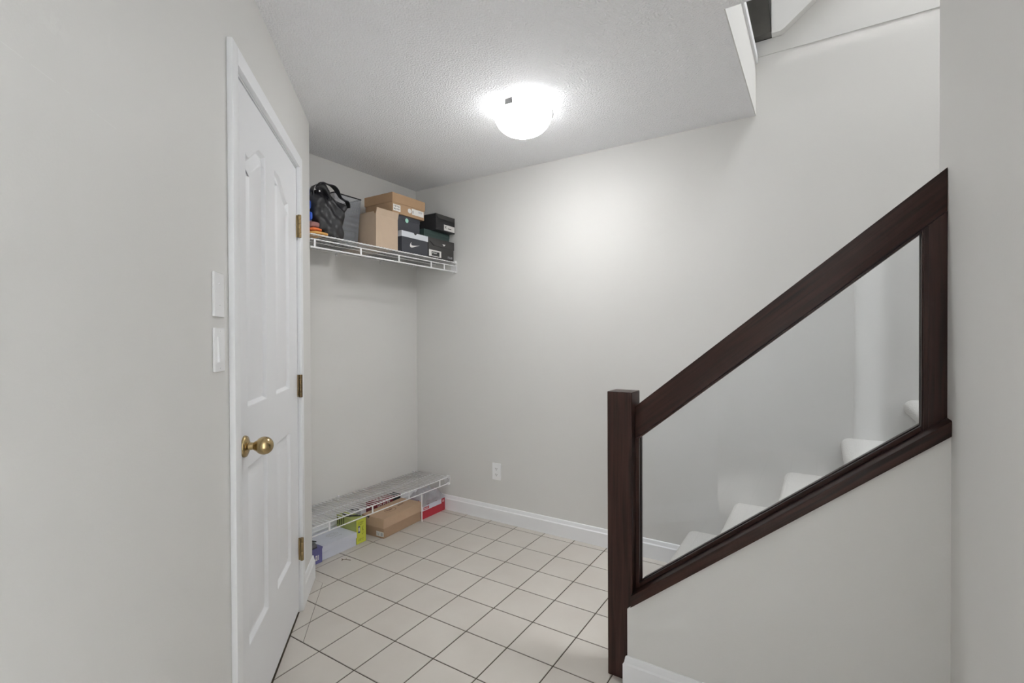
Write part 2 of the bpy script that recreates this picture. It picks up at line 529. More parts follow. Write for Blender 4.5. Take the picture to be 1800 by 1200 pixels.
# --- walls
w = MB(); w.box(-0.12, 6.2, 0.0, 0.12, -0.1, 5.0)
wall_far = struct(w.build('wall_far', M['wall']))
w = MB(); w.box(-0.12, 0.0, cor.y-0.12, 0.0, -0.1, 2.66)
struct(w.build('wall_left', M['wall']))
w = MB(); w.prism([(-0.12, cor.y-0.12), (cor.x-0.11, cor.y-0.12), (cor.x-0.002, cor.y), (-0.12, cor.y)], 'z', -0.1, 2.66)
struct(w.build('wall_return', M['wall']))
# diagonal door wall with the door opening (local: X along, Y out, Z up)
DT0, DT1, DZ = 1.400, 2.262, 2.047
w = MB()
w.prism([(T_CORNER, 0), (DT0, 0), (DT0, -0.115), (T_CORNER+0.115, -0.115)], 'z', -0.1, H+0.02)
w.box(DT1, T_END, -0.115, 0, -0.1, H+0.02)
w.box(DT0, DT1, -0.115, 0, DZ, H+0.02)
wall_door = diag_empty_matrix(struct(w.build('wall_door', M['door_wall'])))
w = MB(); w.box(DT0-0.3, DT1+0.3, -0.60, -0.56, -0.1, H)      # back of the cupboard behind the door
diag_empty_matrix(struct(w.build('wall_cupboard', M['wall'])))
# right-hand wall, stair side wall, half wall
w = MB(); w.box(XR, XR+0.12, -5.35, -0.887, -0.1, H+0.30)
struct(w.build('wall_right', M['wall']))
w = MB(); w.box(XR+0.12, 6.2, -1.02, -0.892, -0.1, 5.0); w.box(XR, XR+0.12, -1.02, -0.887, H+0.30, 5.0)
struct(w.build('wall_stair_side', M['wall']))
w = MB()
PX0 = 2.021
def capz(x): return 0.277 + 0.816*(x-2.035)
w.prism([(PX0, -0.1), (XR, -0.1), (XR, capz(XR)+0.005), (PX0, capz(PX0)+0.005)], 'y', -1.046, -1.036)
w.prism([(2.037, -0.1), (XR, -0.1), (XR, capz(XR)+0.005), (2.037, capz(2.037)+0.005)], 'y', -1.036, -0.892)
struct(w.build('wall_half', M['wall']), 'sloped greige half wall under the dark stair rail')
# hall behind the camera
w = MB()
w.box(1.03, 1.15, -5.35, -3.62, -0.1, 2.66); w.box(1.03, 1.15, -3.02, end.y-0.1, -0.1, 2.66); w.box(1.03, 1.15, -3.62, -3.02, -0.1, 0.15); w.box(1.03, 1.15, -3.62, -3.02, 2.1, 2.66)
w.box(1.03, end.x-0.08, end.y-0.13, end.y-0.03, -0.1, 2.66)
struct(w.build('wall_hall', M['wall']))
w = MB(); w.box(1.03, 3.03, -5.37, -5.25, -0.1, 2.66)
struct(w.build('wall_back', M['wall']))
win = bpy.data.objects.new('window_added_1', None); COL.objects.link(win); struct(win, 'added white framed hall window behind the viewer')  # unseen window, added as a source of fill daylight
win.location = (1.095, -3.32, 0.15); win.empty_display_size = 0.05
w = MB()
w.box(0, 0.05, -0.30, -0.27, 0, 1.95); w.box(0, 0.05, 0.27, 0.30, 0, 1.95); w.box(0, 0.05, -0.27, 0.27, 0, 0.03); w.box(0, 0.05, -0.27, 0.27, 1.92, 1.95); w.box(0, 0.05, -0.27, 0.27, 0.955, 0.985)
w.build('window_frame', M['trim'], win)
for za, zb in ((0.03, 0.955), (0.985, 1.92)):
    w = MB(); w.box(0.022, 0.026, -0.27, 0.27, za, zb); w.build('pane', M['glass'], win)
w = MB(); w.box(0.05, 0.075, -0.33, 0.33, -0.02, 0.0, 0.003); w.build('window_sill', M['trim'], win)
# --- ceiling slab with the stairwell cut out
w = MB()
w.box(-0.12, CEIL_X, -5.37, 0.0, H, UPZ-0.012)
w.box(CEIL_X, XR, -5.37, CEIL_Y, H, UPZ-0.012)
struct(w.build('ceiling', M['ceiling']), 'white textured ceiling')
w = MB(); w.box(CEIL_X, CEIL_X+0.004, CEIL_Y, 0.0, H+0.0005, UPZ-0.03)
struct(w.build('wall_stairwell_edge', M['wall']), 'painted edge of the stairwell opening')
w = MB(); w.box(CEIL_X-0.05, CEIL_X+0.014, CEIL_Y, 0.0, UPZ-0.03, UPZ+0.012, 0.004)
struct(w.build('trim_stairwell', M['trim']))
# --- upper storey shell round the stairwell
w = MB()
w.box(0.9, 1.0, -1.14, 0.0, UPZ, 5.0); w.box(6.1, 6.2, -0.887, 0.0, 2.0, 5.0); w.box(1.0, XR, -1.14, -1.02, UPZ, 5.0)
struct(w.build('wall_upper', M['wall']))
w = MB()
w.box(0.9, 3.10, -1.14, 0.12, 4.9, 5.0); w.box(4.60, 6.2, -1.14, 0.12, 4.9, 5.0)
w.box(3.10, 4.60, -1.14, -0.87, 4.9, 5.0); w.box(3.10, 4.60, -0.07, 0.12, 4.9, 5.0)
struct(w.build('ceiling_upper', M['ceiling']))

w = MB(); w.box(3.10, 4.60, -0.87, -0.07, 4.93, 4.936)  # unseen skylight, added to light the stairwell from above
struct(w.build('window_added_skylight', M['tinted_glass']), 'added tinted skylight over the stairwell')

# --- baseboards
def base_profile(h, th):
    return [(0, 0), (th, 0), (th, h-0.028), (th-0.004, h-0.022), (th*0.45, h-0.004), (th*0.3, h), (0, h)]
BH = 0.108
w = MB(); w.prism([(-p, z) for p, z in base_profile(BH, 0.0135)], 'x', 0.0, 2.06)
struct(w.build('baseboard_far', M['trim']))
w = MB(); w.prism([(p, z) for p, z in base_profile(BH, 0.0135)], 'y', cor.y, -0.014)
struct(w.build('baseboard_left', M['trim']))
# on the short piece of door wall beside the casing, turned round the outer corner
w = MB(); w.prism([(p, z) for p, z in base_profile(BH+0.012, 0.0145)], 'x', T_CORNER-0.006, 1.350)
diag_empty_matrix(struct(w.build('baseboard_door_wall', M['trim'])))
w = MB(); w.prism([(p, z) for p, z in base_profile(BH+0.012, 0.0145)], 'x', 2.310, T_END)
diag_empty_matrix(struct(w.build('baseboard_door_wall_near', M['trim'])))
# half wall baseboard, mitred at its free end
w = MB()
pf = [(-1.046-p, z) for p, z in base_profile(0.100, 0.0135)]
A = [w.bm.verts.new((2.021 - (-1.046-y), y, z)) for y, z in pf]     # 45 degree mitre
B = [w.bm.verts.new((XR, y, z)) for y, z in pf]
fs = [w.bm.faces.new(A), w.bm.faces.new(B[::-1])]
for i in range(len(pf)):
    k = (i+1) % len(pf); fs.append(w.bm.faces.new([A[i], B[i], B[k], A[k]]))
bmesh.ops.recalc_face_normals(w.bm, faces=fs)
struct(w.build('baseboard_half_wall', M['trim']))
w = MB(); w.prism([(XR-p, z) for p, z in base_profile(0.100, 0.0135)], 'y', -5.25, -1.062)
struct(w.build('baseboard_right', M['trim']))
w = MB(); w.prism([(-p, UPZ+z) for p, z in [(0, 0), (0.0035, 0), (0.0035, 0.0765), (0, 0.078)]], 'x', CEIL_X+0.016, 6.0)
struct(w.build('baseboard_upper', M['wall']))

# --- door casing, jamb and door
CW = 0.050
w = MB()
def casing_leg(mb, t0, t1, z0, z1):
    mb.box(t0, t1, 0.0, 0.016, z0, z1, 0.004)
casing_leg(w, 2.258, 2.258+CW, 0.0, 2.098)
casing_leg(w, 1.402-CW, 1.402, 0.0, 2.098)
w.box(1.403, 2.257, 0.0, 0.016, 2.047, 2.098, 0.004)
w.box(2.257, 2.263, -0.115, 0.0, 0.0, DZ)      # jambs
w.box(1.399, 1.405, -0.115, 0.0, 0.0, DZ)
w.box(1.405, 2.257, -0.115, 0.0, 2.041, DZ+0.001)
w.box(1.405, 1.417, -0.050, -0.0385, 0.0, 2.041); w.box(2.245, 2.257, -0.050, -0.0385, 0.0, 2.041); w.box(1.417, 2.245, -0.050, -0.0385, 2.03, 2.041)
diag_empty_matrix(struct(smooth_by_angle(w.build('trim_1', M['trim']), 30), 'white door casing'))

door = bpy.data.objects.new('door_1', None); COL.objects.link(door)
door.empty_display_size = 0.05
diag_empty_matrix(door)
struct(door, 'white four-panel moulded door with arched top panels and brass knob')
D0, D1, DB, DTP, DF = 1.409, 2.2525, 0.014, 2.036, -0.002

def sstep(x): x = max(0, min(1, x)); return x*x*(3-2*x)
def panel_outline(ta, tb, z0, z1, zr=None, inner=None):
    """counter-clockwise outline in (t,z); arched when zr given (height at the inner side)"""
    if zr is None:
        return [(ta, z0), (tb, z0), (tb, z1), (ta, z1)]
    pts = [(ta, z0), (tb, z0)]
    n = 18
    for k in range(n+1):
        t = tb + (ta-tb)*k/n
        u = abs(t-(tb if inner == 'a' else ta))/(tb-ta)       # 0 at the outer side
        z = z1 + (zr-z1)*sstep((u-0.12)/0.62) - 0.006*math.sin(PI*min(1, u/0.24))
        pts.append((t, z))
    return pts
PANELS = [panel_outline(1.915, 2.140, 1.046, 1.842, 1.906, 'a'),
          panel_outline(1.560, 1.788, 1.046, 1.842, 1.906, 'b'),
          panel_outline(1.915, 2.140, 0.296, 0.860),
          panel_outline(1.560, 1.788, 0.296, 0.860)]
w = MB(); bm = w.bm
edges = []
def loop_edges(pts, y):
    vs = [bm.verts.new((t, y, z)) for t, z in pts]
    es = [bm.edges.new((vs[i], vs[(i+1) % len(vs)])) for i in range(len(vs))]
    return vs, es
ov, oe = loop_edges([(D0, DB), (D1, DB), (D1, DTP), (D0, DTP)], DF)
edges += oe
for p in PANELS:
    _, e = loop_edges(p, DF); edges += e
res = bmesh.ops.triangle_fill(bm, use_beauty=True, use_dissolve=False, edges=edges, normal=(0, 1, 0))
bk = [bm.verts.new((v.co.x, -0.037, v.co.z)) for v in ov]
for i in range(4):
    k = (i+1) % 4; bm.faces.new([ov[i], ov[k], bk[k], bk[i]])
bm.faces.new(bk)
bmesh.ops.recalc_face_normals(bm, faces=bm.faces[:])
slab = w.build('door_slab', M['door'], door)

def offset(poly, d):
    n = len(poly); out = []
    for i in range(n):
        p0, p1, p2 = Vector(poly[i-1]), Vector(poly[i]), Vector(poly[(i+1) % n])
        e1 = (p1-p0).normalized(); e2 = (p2-p1).normalized()
        n1 = Vector((-e1.y, e1.x)); n2 = Vector((-e2.y, e2.x))
        b = (n1+n2); b = b/max(b.dot(n1), 0.35)
        out.append((p1.x+b.x*d, p1.y+b.y*d))
    return out
for p in PANELS:
    w = MB(); rings = []
    for off, dep in ((0.0, 0.0), (0.003, -0.0010), (0.010, -0.0105), (0.013, -0.0125), (0.019, -0.0125), (0.044, -0.0030), (0.048, -0.0022)):
        rings.append([w.bm.verts.new((t, DF+dep, z)) for t, z in offset(p, off)])
    fs = []
    n = len(p)
    for a, b in zip(rings, rings[1:]):
        for i in range(n):
            fs.append(w.bm.faces.new([a[i], a[(i+1) % n], b[(i+1) % n], b[i]]))
    fs.append(w.bm.faces.new(rings[-1]))
    bmesh.ops.recalc_face_normals(w.bm, faces=fs)
    if fs[-1].normal.y < 0: bmesh.ops.reverse_faces(w.bm, faces=fs)
    smooth_by_angle(w.build('door_panel', M['door'], door), 25)
# knob with rosette
w = MB(); w.lathe([(0, 0), (0.033, 0.0), (0.033, 0.004), (0.031, 0.008), (0.022, 0.0115), (0.0165, 0.014), (0.0, 0.014)], 36, (2.176, DF, 0.932), 'y')
smooth_by_angle(w.build('knob_rosette', M['brass'], door), 50)
w = MB()
prof = [(0.0, 0.012), (0.0125, 0.012), (0.0115, 0.020), (0.011, 0.027), (0.014, 0.0295), (0.015, 0.032)]
for k in range(1, 15):
    a = PI*(0.16 + 0.84*k/14)
    prof.append((0.0275*math.sin(a), 0.0565 - 0.0265*math.cos(a)))
prof[-1] = (0.0, prof[-1][1])
w.lathe(prof, 36, (2.176, DF, 0.932), 'y')
smooth_by_angle(w.build('knob', M['brass'], door), 50)
for zc, mt in ((1.775, 'hinge'), (1.043, 'hinge_dark'), (0.292, 'hinge')):
    hg = MB()
    hg.box(1.4055, 1.4090, -0.030, 0.004, zc-0.050, zc+0.050)
    hg.box(1.3990, 1.4050, 0.0, 0.0185, zc-0.050, zc+0.050, 0.001)
    ho = hg.build('hinge', M[mt], door)
    for k in range(5):
        z0 = zc-0.052+k*0.0208
        kn = MB(); kn.lathe([(0, z0), (0.0072, z0), (0.0078, z0+0.001), (0.0078, z0+0.0192), (0.0072, z0+0.0202), (0, z0+0.0202)], 14, (1.4090, 0.0125, 0))
        smooth_by_angle(kn.build('knuckle', M[mt], ho), 50)
w = MB(); w.box(1.406, 2.256, -0.045, -0.008, 0.0, 0.012)  # dark strip painting the shade in the gap under the door
diag_empty_matrix(struct(w.build('trim_gap_shade', M['dark_gap'])))

# ------------------------------------------------------------------ switch plates, outlet
def wall_plate(label, t0, t1, z0, z1, switch):
    t = thing('light_switch' if switch else 'blank_plate', label, 'light switch' if switch else 'wall plate')
    t.location = dpos((t0+t1)/2, 0, z0); t.rotation_euler = (0, 0, -PI/4)
    hw, h = (t1-t0)/2, z1-z0
    w = MB(); w.box(-hw, hw, 0.0002, 0.0058, 0, h, 0.0028, 3)
    smooth_by_angle(w.build('cover_plate', M['plastic'], t), 40)
    for zz in ((0.0085, h-0.0085) if switch else (0.030*h/0.115, h-0.030*h/0.115)):
        w = MB(); w.lathe([(0, 0.0056), (0.003, 0.0056), (0.003, 0.0064), (0, 0.0066)], 12, (0, 0, zz), 'y')
        s_ = w.build('screw', M['plastic'], t)
        w = MB(); w.box(-0.0024, 0.0024, 0.0066, 0.0068, zz-0.0003, zz+0.0003); w.build('slot', M['slot'], s_)
    if switch:
        fr = MB(); fr.box(-0.0178, 0.0178, 0.0056, 0.0066, h/2-0.0345, h/2+0.0345, 0.0004); fr.build('switch_frame', M['plastic'], t)
        w = MB(); w.prism([(0.0060, h/2-0.0325), (0.0105, h/2-0.0325), (0.0092, h/2), (0.0072, h/2+0.0325), (0.0060, h/2+0.0325)], 'x', -0.0160, 0.0160)
        smooth_by_angle(w.build('rocker', M['plastic'], t), 20)
    return t
wall_plate('blank white cover plate on the wall, above the rocker switch', 2.356, 2.427, 1.318, 1.433, False)
wall_plate('white rocker light switch beside the door casing', 2.356, 2.427, 1.175, 1.289, True)

ot = thing('electrical_outlet', 'white duplex electrical outlet low on the far wall', 'outlet', (0.738, 0, 0.284))
w = MB(); w.box(-0.035, 0.035, -0.0058, -0.0002, 0, 0.115, 0.0026, 3)
smooth_by_angle(w.build('cover_plate', M['plastic'], ot), 40)
for zc in (0.0375, 0.0775):
    w = MB()
    oct_ = [(0.0168*math.cos(a)*1.0, zc+0.0145*math.sin(a)) for a in [PI/8+PI/4*k for k in range(8)]]
    w.prism(oct_, 'y', -0.0072, -0.0056); rc = w.build('receptacle', M['plastic'], ot)
    for dx, hh in ((-0.0062, 0.0040), (0.0062, 0.0034)):
        w = MB(); w.box(dx-0.0013, dx+0.0013, -0.0076, -0.0071, zc+0.001-hh, zc+0.001+hh); w.build('slot', M['slot'], rc)
    w = MB(); w.lathe([(0, -0.0076), (0.0025, -0.0076), (0.0025, -0.0071), (0, -0.0071)], 10, (0, 0, zc-0.0085), 'y'); w.build('ground_hole', M['slot'], rc)
w = MB(); w.lathe([(0, -0.0066), (0.003, -0.0064), (0.003, -0.0056), (0, -0.0056)], 12, (0, 0, 0.0575), 'y'); w.build('screw', M['plastic'], ot)

# ------------------------------------------------------------------ ceiling lamps
def dome_lamp(label, loc, bowl_mat):
    t = thing('ceiling_lamp', label, 'ceiling lamp', (loc[0], loc[1], H))
    w = MB(); w.lathe([(0, 0), (0.105, 0), (0.108, -0.006), (0.108, -0.026), (0.100, -0.030), (0, -0.030)], 40)
    smooth_by_angle(w.build('ceiling_pan', M['trim'], t), 40)
    w = MB()
    prof = [(0.128, -0.0295), (0.139, -0.030), (0.1415, -0.034)]
    for k in range(1, 15):
        a = (PI/2)*k/14
        prof.append((0.1415*math.cos(a)**0.8 if k < 14 else 0.0, -0.034 - 0.108*math.sin(a)))
    w.lathe(prof, 48)
    smooth_by_angle(w.build('glass_bowl', bowl_mat, t), 60)
    for ang in (-86, 34, 154):
        a = math.radians(ang); c, s = math.cos(a), math.sin(a)
        w = MB(); w.box(0.100, 0.1455, -0.019, 0.019, -0.0285, -0.0235); w.box(0.1430, 0.1460, -0.019, 0.019, -0.048, -0.0235); w.box(0.1435, 0.1475, -0.017, 0.017, -0.046, -0.040)
        o = w.build('clip', M['nickel'], t); o.rotation_euler = (0, 0, a)
    return t
dome_lamp('lit white glass dome lamp on the textured ceiling', (1.397, -0.73), M['bowl'])

# ------------------------------------------------------------------ staircase (carpeted)
st = thing('staircase', 'carpeted staircase climbing along the far wall behind the rail', 'staircase', (STEP_X, -0.445, 0))
def step_profile():
    r = 0.026; pts = []
    back = RUN + 0.075
    pts.append((back, 0.0)); 
    for k in range(0, 15):
        a = PI/2 + math.radians(132)*k/14
        pts.append((0.035 + 0.035*math.cos(a), -0.036 + 0.036*math.sin(a)))
    pts.append((0.030, -0.078)); pts.append((0.044, -0.094)); pts.append((0.047, -RISE)); pts.append((back, -RISE))
    return pts
sw = MB()
pf = step_profile()
ylv = [(-0.4465, 0.010), (-0.440, 0.003), (-0.43, 0.0), (0.425, 0.0), (0.437, 0.0025), (0.4435, 0.009)]
rings = []
for y, inset in ylv:
    rings.append([sw.bm.verts.new((x + (inset if x < 0.03 else 0), y, z - (inset if z > -0.03 else 0))) for x, z in pf])
fs = [sw.bm.faces.new(rings[0]), sw.bm.faces.new(rings[-1][::-1])]
for a, b in zip(rings, rings[1:]):
    for i in range(len(pf)):
        k = (i+1) % len(pf); fs.append(sw.bm.faces.new([a[i], b[i], b[k], a[k]]))
bmesh.ops.recalc_face_normals(sw.bm, faces=fs)
step_me = sw.mesh('carpeted_step', M['carpet'])
for k in range(13):
    o = link('carpeted_step', step_me, st); o.location = (RUN*k, 0, STEP_Z + RISE*k - (0.0 if k else 0.0))
    if k == 0: smooth_by_angle(o, 35)

# ------------------------------------------------------------------ stair rail
rl = thing('stair_railing', 'dark stained wooden stair railing with a glass infill', 'railing', (1.99, -0.99, 0))
rx, ry = 1.99, -0.99
def rb(mb, name, mat, parent=rl, ang=30):
    for v in mb.bm.verts: v.co -= Vector((rx, ry, 0))
    return smooth_by_angle(mb.build(name, mat, parent), ang)
w = MB(); w.box(1.943, 2.0365, -1.0375, -0.945, 0.0, 1.059, 0.0035, 3); rb(w, 'newel_post', M['wood_z'])
def railz(x): return 1.004 + 0.822*(x-2.036)
def sloped(mb, x0, x1, zf0, zf1, y0, y1, bevel=0.0):
    P = [(x0, zf0(x0)), (x1, zf0(x1)), (x1, zf1(x1)), (x0, zf1(x0))]
    n0 = len(mb.bm.edges)
    mb.prism(P, 'y', y0, y1)
    if bevel:
        mb.bm.edges.ensure_lookup_table()
        bmesh.ops.bevel(mb.bm, geom=list(mb.bm.edges)[n0:], offset=bevel, segments=2, profile=0.7, affect='EDGES')
    return mb
w = MB(); sloped(w, 2.0366, XR-0.0005, lambda x: railz(x)-0.120, railz, -1.001, -0.955, 0.004); rb(w, 'top_rail', M['wood_slope'])
w = MB(); sloped(w, 2.0366, XR-0.0005, lambda x: capz(x)+0.005, lambda x: capz(x)+0.0475, -1.060, -0.880, 0.004); rb(w, 'bottom_rail', M['wood_slope'])
capt = lambda x: capz(x)+0.0476
w = MB(); w.prism([(2.868, capt(2.868)), (XR-0.0005, capt(XR-0.0005)), (XR-0.0005, railz(XR)-0.1205), (2.868, railz(2.868)-0.1205)], 'y', -1.0005, -0.9555); rb(w, 'end_post', M['wood_z'])
# glazing beads in front of and behind the pane
for y0, y1, y2 in ((-0.998, -0.985, -0.9825), (-0.957, -0.970, -0.9725)):
    ya, yb = min(y0, y1), max(y0, y1)
    w = MB()
    sloped(w, 2.0505, 2.852, capt, lambda x: capt(x)+0.016, ya, yb, 0.002)
    rb(w, 'bottom_bead', M['wood_slope'])
    w = MB()
    w.prism([(2.037, capt(2.037)), (2.0505, capt(2.0505)), (2.0505, railz(2.0505)-0.1205), (2.037, railz(2.037)-0.1205)], 'y', ya, yb)
    rb(w, 'side_bead', M['wood_z'])
    w = MB()
    w.prism([(2.853, capt(2.853)), (2.8675, capt(2.8675)), (2.8675, railz(2.8675)-0.1205), (2.853, railz(2.853)-0.1205)], 'y', ya, yb)
    w.prism([(2.857, capt(2.857)), (2.8675, capt(2.8675)), (2.8675, railz(2.8675)-0.1205), (2.857, railz(2.857)-0.1205)], 'y', (ya-0.0035) if ya < -0.98 else ya, (yb) if ya < -0.98 else yb+0.0035)
    rb(w, 'side_bead', M['wood_z'])
    w = MB()
    sloped(w, 2.0505, 2.852, lambda x: railz(x)-0.1285, lambda x: railz(x)-0.1205, ya, yb)
    rb(w, 'top_bead', M['wood_slope'])
w = MB(); w.prism([(2.0375, capt(2.0375)+0.001), (2.867, capt(2.867)+0.001), (2.867, railz(2.867)-0.122), (2.0375, railz(2.0375)-0.122)], 'y', -0.9805, -0.9745)
rb(w, 'glass_pane', M['glass'])['label'] = 'clear glass infill pane'

# ------------------------------------------------------------------ upper storey pieces seen through the stairwell
up_post = thing('newel_post', 'dark wooden post on the upper landing above the stairwell', 'post', (2.36, 0, UPZ+0.078))
w = MB(); w.prism([(-0.075, 0.0005), (0.051, 0.0005), (0.034, 0.22), (-0.10, 1.0), (-0.2, 1.0)], 'y', -0.058, -0.0005)
smooth_by_angle(w.build('post_shaft', M['post_grey'], up_post), 30)
w = MB(); w.prism([(0.0, 0.0), (0.040, 0.0), (0.055, 0.008), (0.44, 0.312), (0.44, 0.9), (0.0, 0.9)], 'y', -0.045, 0.0)
o = w.build('trim_stair_skirt', M['wall_pale']); o.location = (2.412, 0, UPZ+0.0782)
struct(o, 'white sloping skirt board of the upper flight')

# ------------------------------------------------------------------ wire shelves
def wire_shelf(label, depth, z, lip, y0, y1, shelf_rod, tie_ys, legs):
    t = thing('wire_shelf', label, 'shelf', (0, 0, z))
    RW = 0.0021; RR = 0.0034
    x0 = 0.012; xf = depth
    def rod(x, zz, r, name='rod'):
        ya = min(y0, DSUM-x-0.0+0.010) if x > cor.x else y0     # front rods run on to the face of the door wall
        w = MB(); w.tube([(x, ya, zz), (x, y1, zz)], r, 8); return smooth_by_angle(w.build(name, M['wire'], t), 60)
    rod(x0, -0.0055, RR); rod(depth*0.52, -0.0055, RR)
    rod(xf, -0.0055, RR+0.0003, 'front_rod')
    if shelf_rod:
        rod(xf+0.0005, -0.031, RR, 'front_rod'); rod(xf+0.0005, -0.031-lip, 0.0052, 'hanging_rod')
        zt0, zt1 = -0.031, -0.031-lip
    else:
        rod(xf+0.0005, -0.0055-lip, RR, 'front_rod')
        zt0, zt1 = -0.0055, -0.0055-lip
    # deck wires, one object each sharing one mesh
    w = MB()
    w.tube([(x0-0.004, 0, 0), (xf-0.003, 0, 0), (xf+0.003, 0, -0.002), (xf+0.0052, 0, -0.007)], RW, 6)
    me = w.mesh('deck_wire', M['wire'], True)
    n = int(round((y1-y0-0.02)/0.0254))
    for k in range(n+1):
        o = link('deck_wire', me, t); o.location = (0, y0+0.01+(y1-y0-0.02)*k/n, -0.0012)
    for ty in tie_ys:
        w = MB(); w.box(xf+0.0035, xf+0.0065, ty-0.0055, ty+0.0055, zt1, zt0, 0.0008); w.build('tie', M['wire'], t)
    # end bracket screwed to the far wall
    br = MB(); br.prism([(xf-0.02, 0.004), (xf+0.010, 0.004), (xf+0.010, zt1-0.008), (xf-0.035, zt1-0.008), (xf-0.05, -0.012)], 'y', -0.0040, -0.0005)
    br.box(xf-0.006, xf+0.010, -0.022, -0.004, zt1-0.008, zt1+0.006, 0.001)
    br.box(xf-0.006, xf+0.010, -0.022, -0.004, -0.012, 0.005, 0.001)
    b_ = br.build('end_bracket', M['wire'], t)
    w = MB(); w.lathe([(0, -0.0055), (0.004, -0.005), (0.004, -0.004), (0, -0.004)], 10, (xf-0.012, 0, -0.02), 'y'); w.build('screw', M['nickel'], b_)
    # wall clips along the back rod
    for cy in (-1.08, -0.731, -0.362, -0.05):
        w = MB(); w.box(0.0005, 0.018, cy-0.006, cy+0.006, -0.012, 0.006, 0.002); w.box(0.0005, 0.004, cy-0.006, cy+0.006, -0.026, 0.006, 0.001)
        w.build('wall_clip', M['wire'], t)
    for ly in legs:
        w = MB(); w.tube([(xf-0.003, ly, zt1+0.003), (xf-0.003, ly, -z+0.0005)], 0.0045, 8); w.build('leg', M['wire'], t)
    return t
TIES_U = [-1.167, -0.866, -0.568, -0.270, -0.135]
TIES_L = [-1.035, -0.727, -0.417, -0.110]
ZU, ZL = 1.8095, 0.2465
wire_shelf('white wire shelf high on the closet wall, loaded with boxes', 0.387, ZU, 0.042, cor.y+0.004, -0.006, True, TIES_U, [])
wire_shelf('white wire shelf just above the floor with boxes under it', 0.313, ZL, 0.046, cor.y+0.004, -0.006, False, TIES_L, [-0.288])

# ------------------------------------------------------------------ boxes
def decal(parent, mat, face, a0, a1, b0, b1, off, name='print', th=0.0004):
    """thin print on a box: face 'f' = front (+x; a=y, b=z), 'l' = left end (-y; a=x, b=z), 't' = top (a=x, b=y)"""
    w = MB()
    if face == 'f': w.box(off, off+th, a0, a1, b0, b1)
    elif face == 'l': w.box(a0, a1, -off-th, -off, b0, b1)
    else: w.box(a0, a1, b0, b1, off, off+th)
    return w.build(name, mat, parent)

def poly_decal(parent, mat, face, pts, off, name='print', th=0.0005):
    w = MB()
    if face == 'f': w.prism(pts, 'x', off, off+th)
    elif face == 'l': w.prism(pts, 'y', -off-th, -off)
    else: w.prism(pts, 'z', off, off+th)
    return w.build(name, mat, parent)

def glyphs(parent, mat, face, a0, a1, b0, b1, n, off, vertical=False, seed=1, name='print'):
    """a row of small letter-like strokes as one flat print"""
    rnd = random.Random(seed); w = MB(); th = 0.0004
    for k in range(n):
        if vertical:
            q0, q1 = b0+(b1-b0)*k/n, b0+(b1-b0)*(k+0.72)/n
            rects = [(a0, a1, q0, q0+(q1-q0)*0.3)] if rnd.random() < 0.4 else [(a0, a0+(a1-a0)*rnd.uniform(.5, 1), q0, q1)]
        else:
            p0, p1 = a0+(a1-a0)*k/n, a0+(a1-a0)*(k+0.74)/n
            st_ = (p1-p0)*0.36
            rects = [(p0, p0+st_, b0, b1)]
            c = rnd.choice('LTEIUO')
            if c in 'LEUO': rects.append((p0+st_, p1, b0, b0+(b1-b0)*0.25))
            if c in 'TEO': rects.append((p0+st_, p1, b1-(b1-b0)*0.25, b1))
            if c in 'UO': rects.append((p1-st_, p1, b0+(b1-b0)*0.25, b1-(b1-b0)*0.25))
        for (u0, u1, v0, v1) in rects:
            if face == 'f': w.box(off, off+th, u0, u1, v0, v1)
            elif face == 'l': w.box(u0, u1, -off-th, -off, v0, v1)
            else: w.box(u0, u1, v0, v1, off, off+th)
    return w.build(name, mat, parent)

def shoebox(name, label, x0, x1, y0, y1, z, h, lid_h, body_mat, lid_mat, group=None, rotz=0.0, lid_over=0.0018, cat='box'):
    """origin at the centre of the base; returns (thing, hx, hy)"""
    t = thing(name, label, cat, ((x0+x1)/2, (y0+y1)/2, z), rotz, group)
    hx, hy = (x1-x0)/2, (y1-y0)/2
    w = MB(); w.box(-hx+lid_over, hx-lid_over, -hy+lid_over, hy-lid_over, 0, h-0.0015, 0.0012)
    smooth_by_angle(w.build('box_body', body_mat, t), 30)
    # lid: a top with four skirts
    w = MB(); q = 0.0016
    w.box(-hx, hx, -hy, hy, h-0.0014, h, 0.0004)
    for (a, b, c, d) in ((-hx, -hx+q, -hy, hy), (hx-q, hx, -hy, hy), (-hx+q, hx-q, -hy, -hy+q), (-hx+q, hx-q, hy-q, hy)):
        w.box(a, b, c, d, h-lid_h, h-0.0014)
    w.build('lid', lid_mat, t)
    return t, hx, hy
ZS = ZU + 0.0012          # resting height on the deck wires
GU, GL = 'boxes on the upper shelf', 'boxes under the lower shelf'
XF = 0.389

# A: charcoal box, pale lid, check-mark logo
t, hx, hy = shoebox('shoebox', 'charcoal shoebox with a pale grey lid and white check-mark logo', XF-0.335, XF, -0.540, -0.297, ZS, 0.131, 0.036, M['charcoal'], M['pale_lid'], GU)
SW = [(1.0, .46), (.72, .31), (.45, .16), (.30, .075), (.17, .03), (.075, .045), (.015, .12), (0.0, .24), (.03, .40), (.085, .56), (.155, .70), (.125, .55), (.125, .42), (.165, .33), (.24, .29), (.34, .295), (.55, .345), (.78, .40)]
poly_decal(t, M['label'], 'f', [(-0.048+0.090*a, 0.033+0.066*b*0.80) for a, b in SW], hx-0.0016, 'check_mark_logo')
poly_decal(t, M['print'], 'f', [(-0.016, 0.1306), (0.016, 0.1306), (0.005, 0.1195), (-0.005, 0.1195)], hx+0.0001, 'finger_notch')
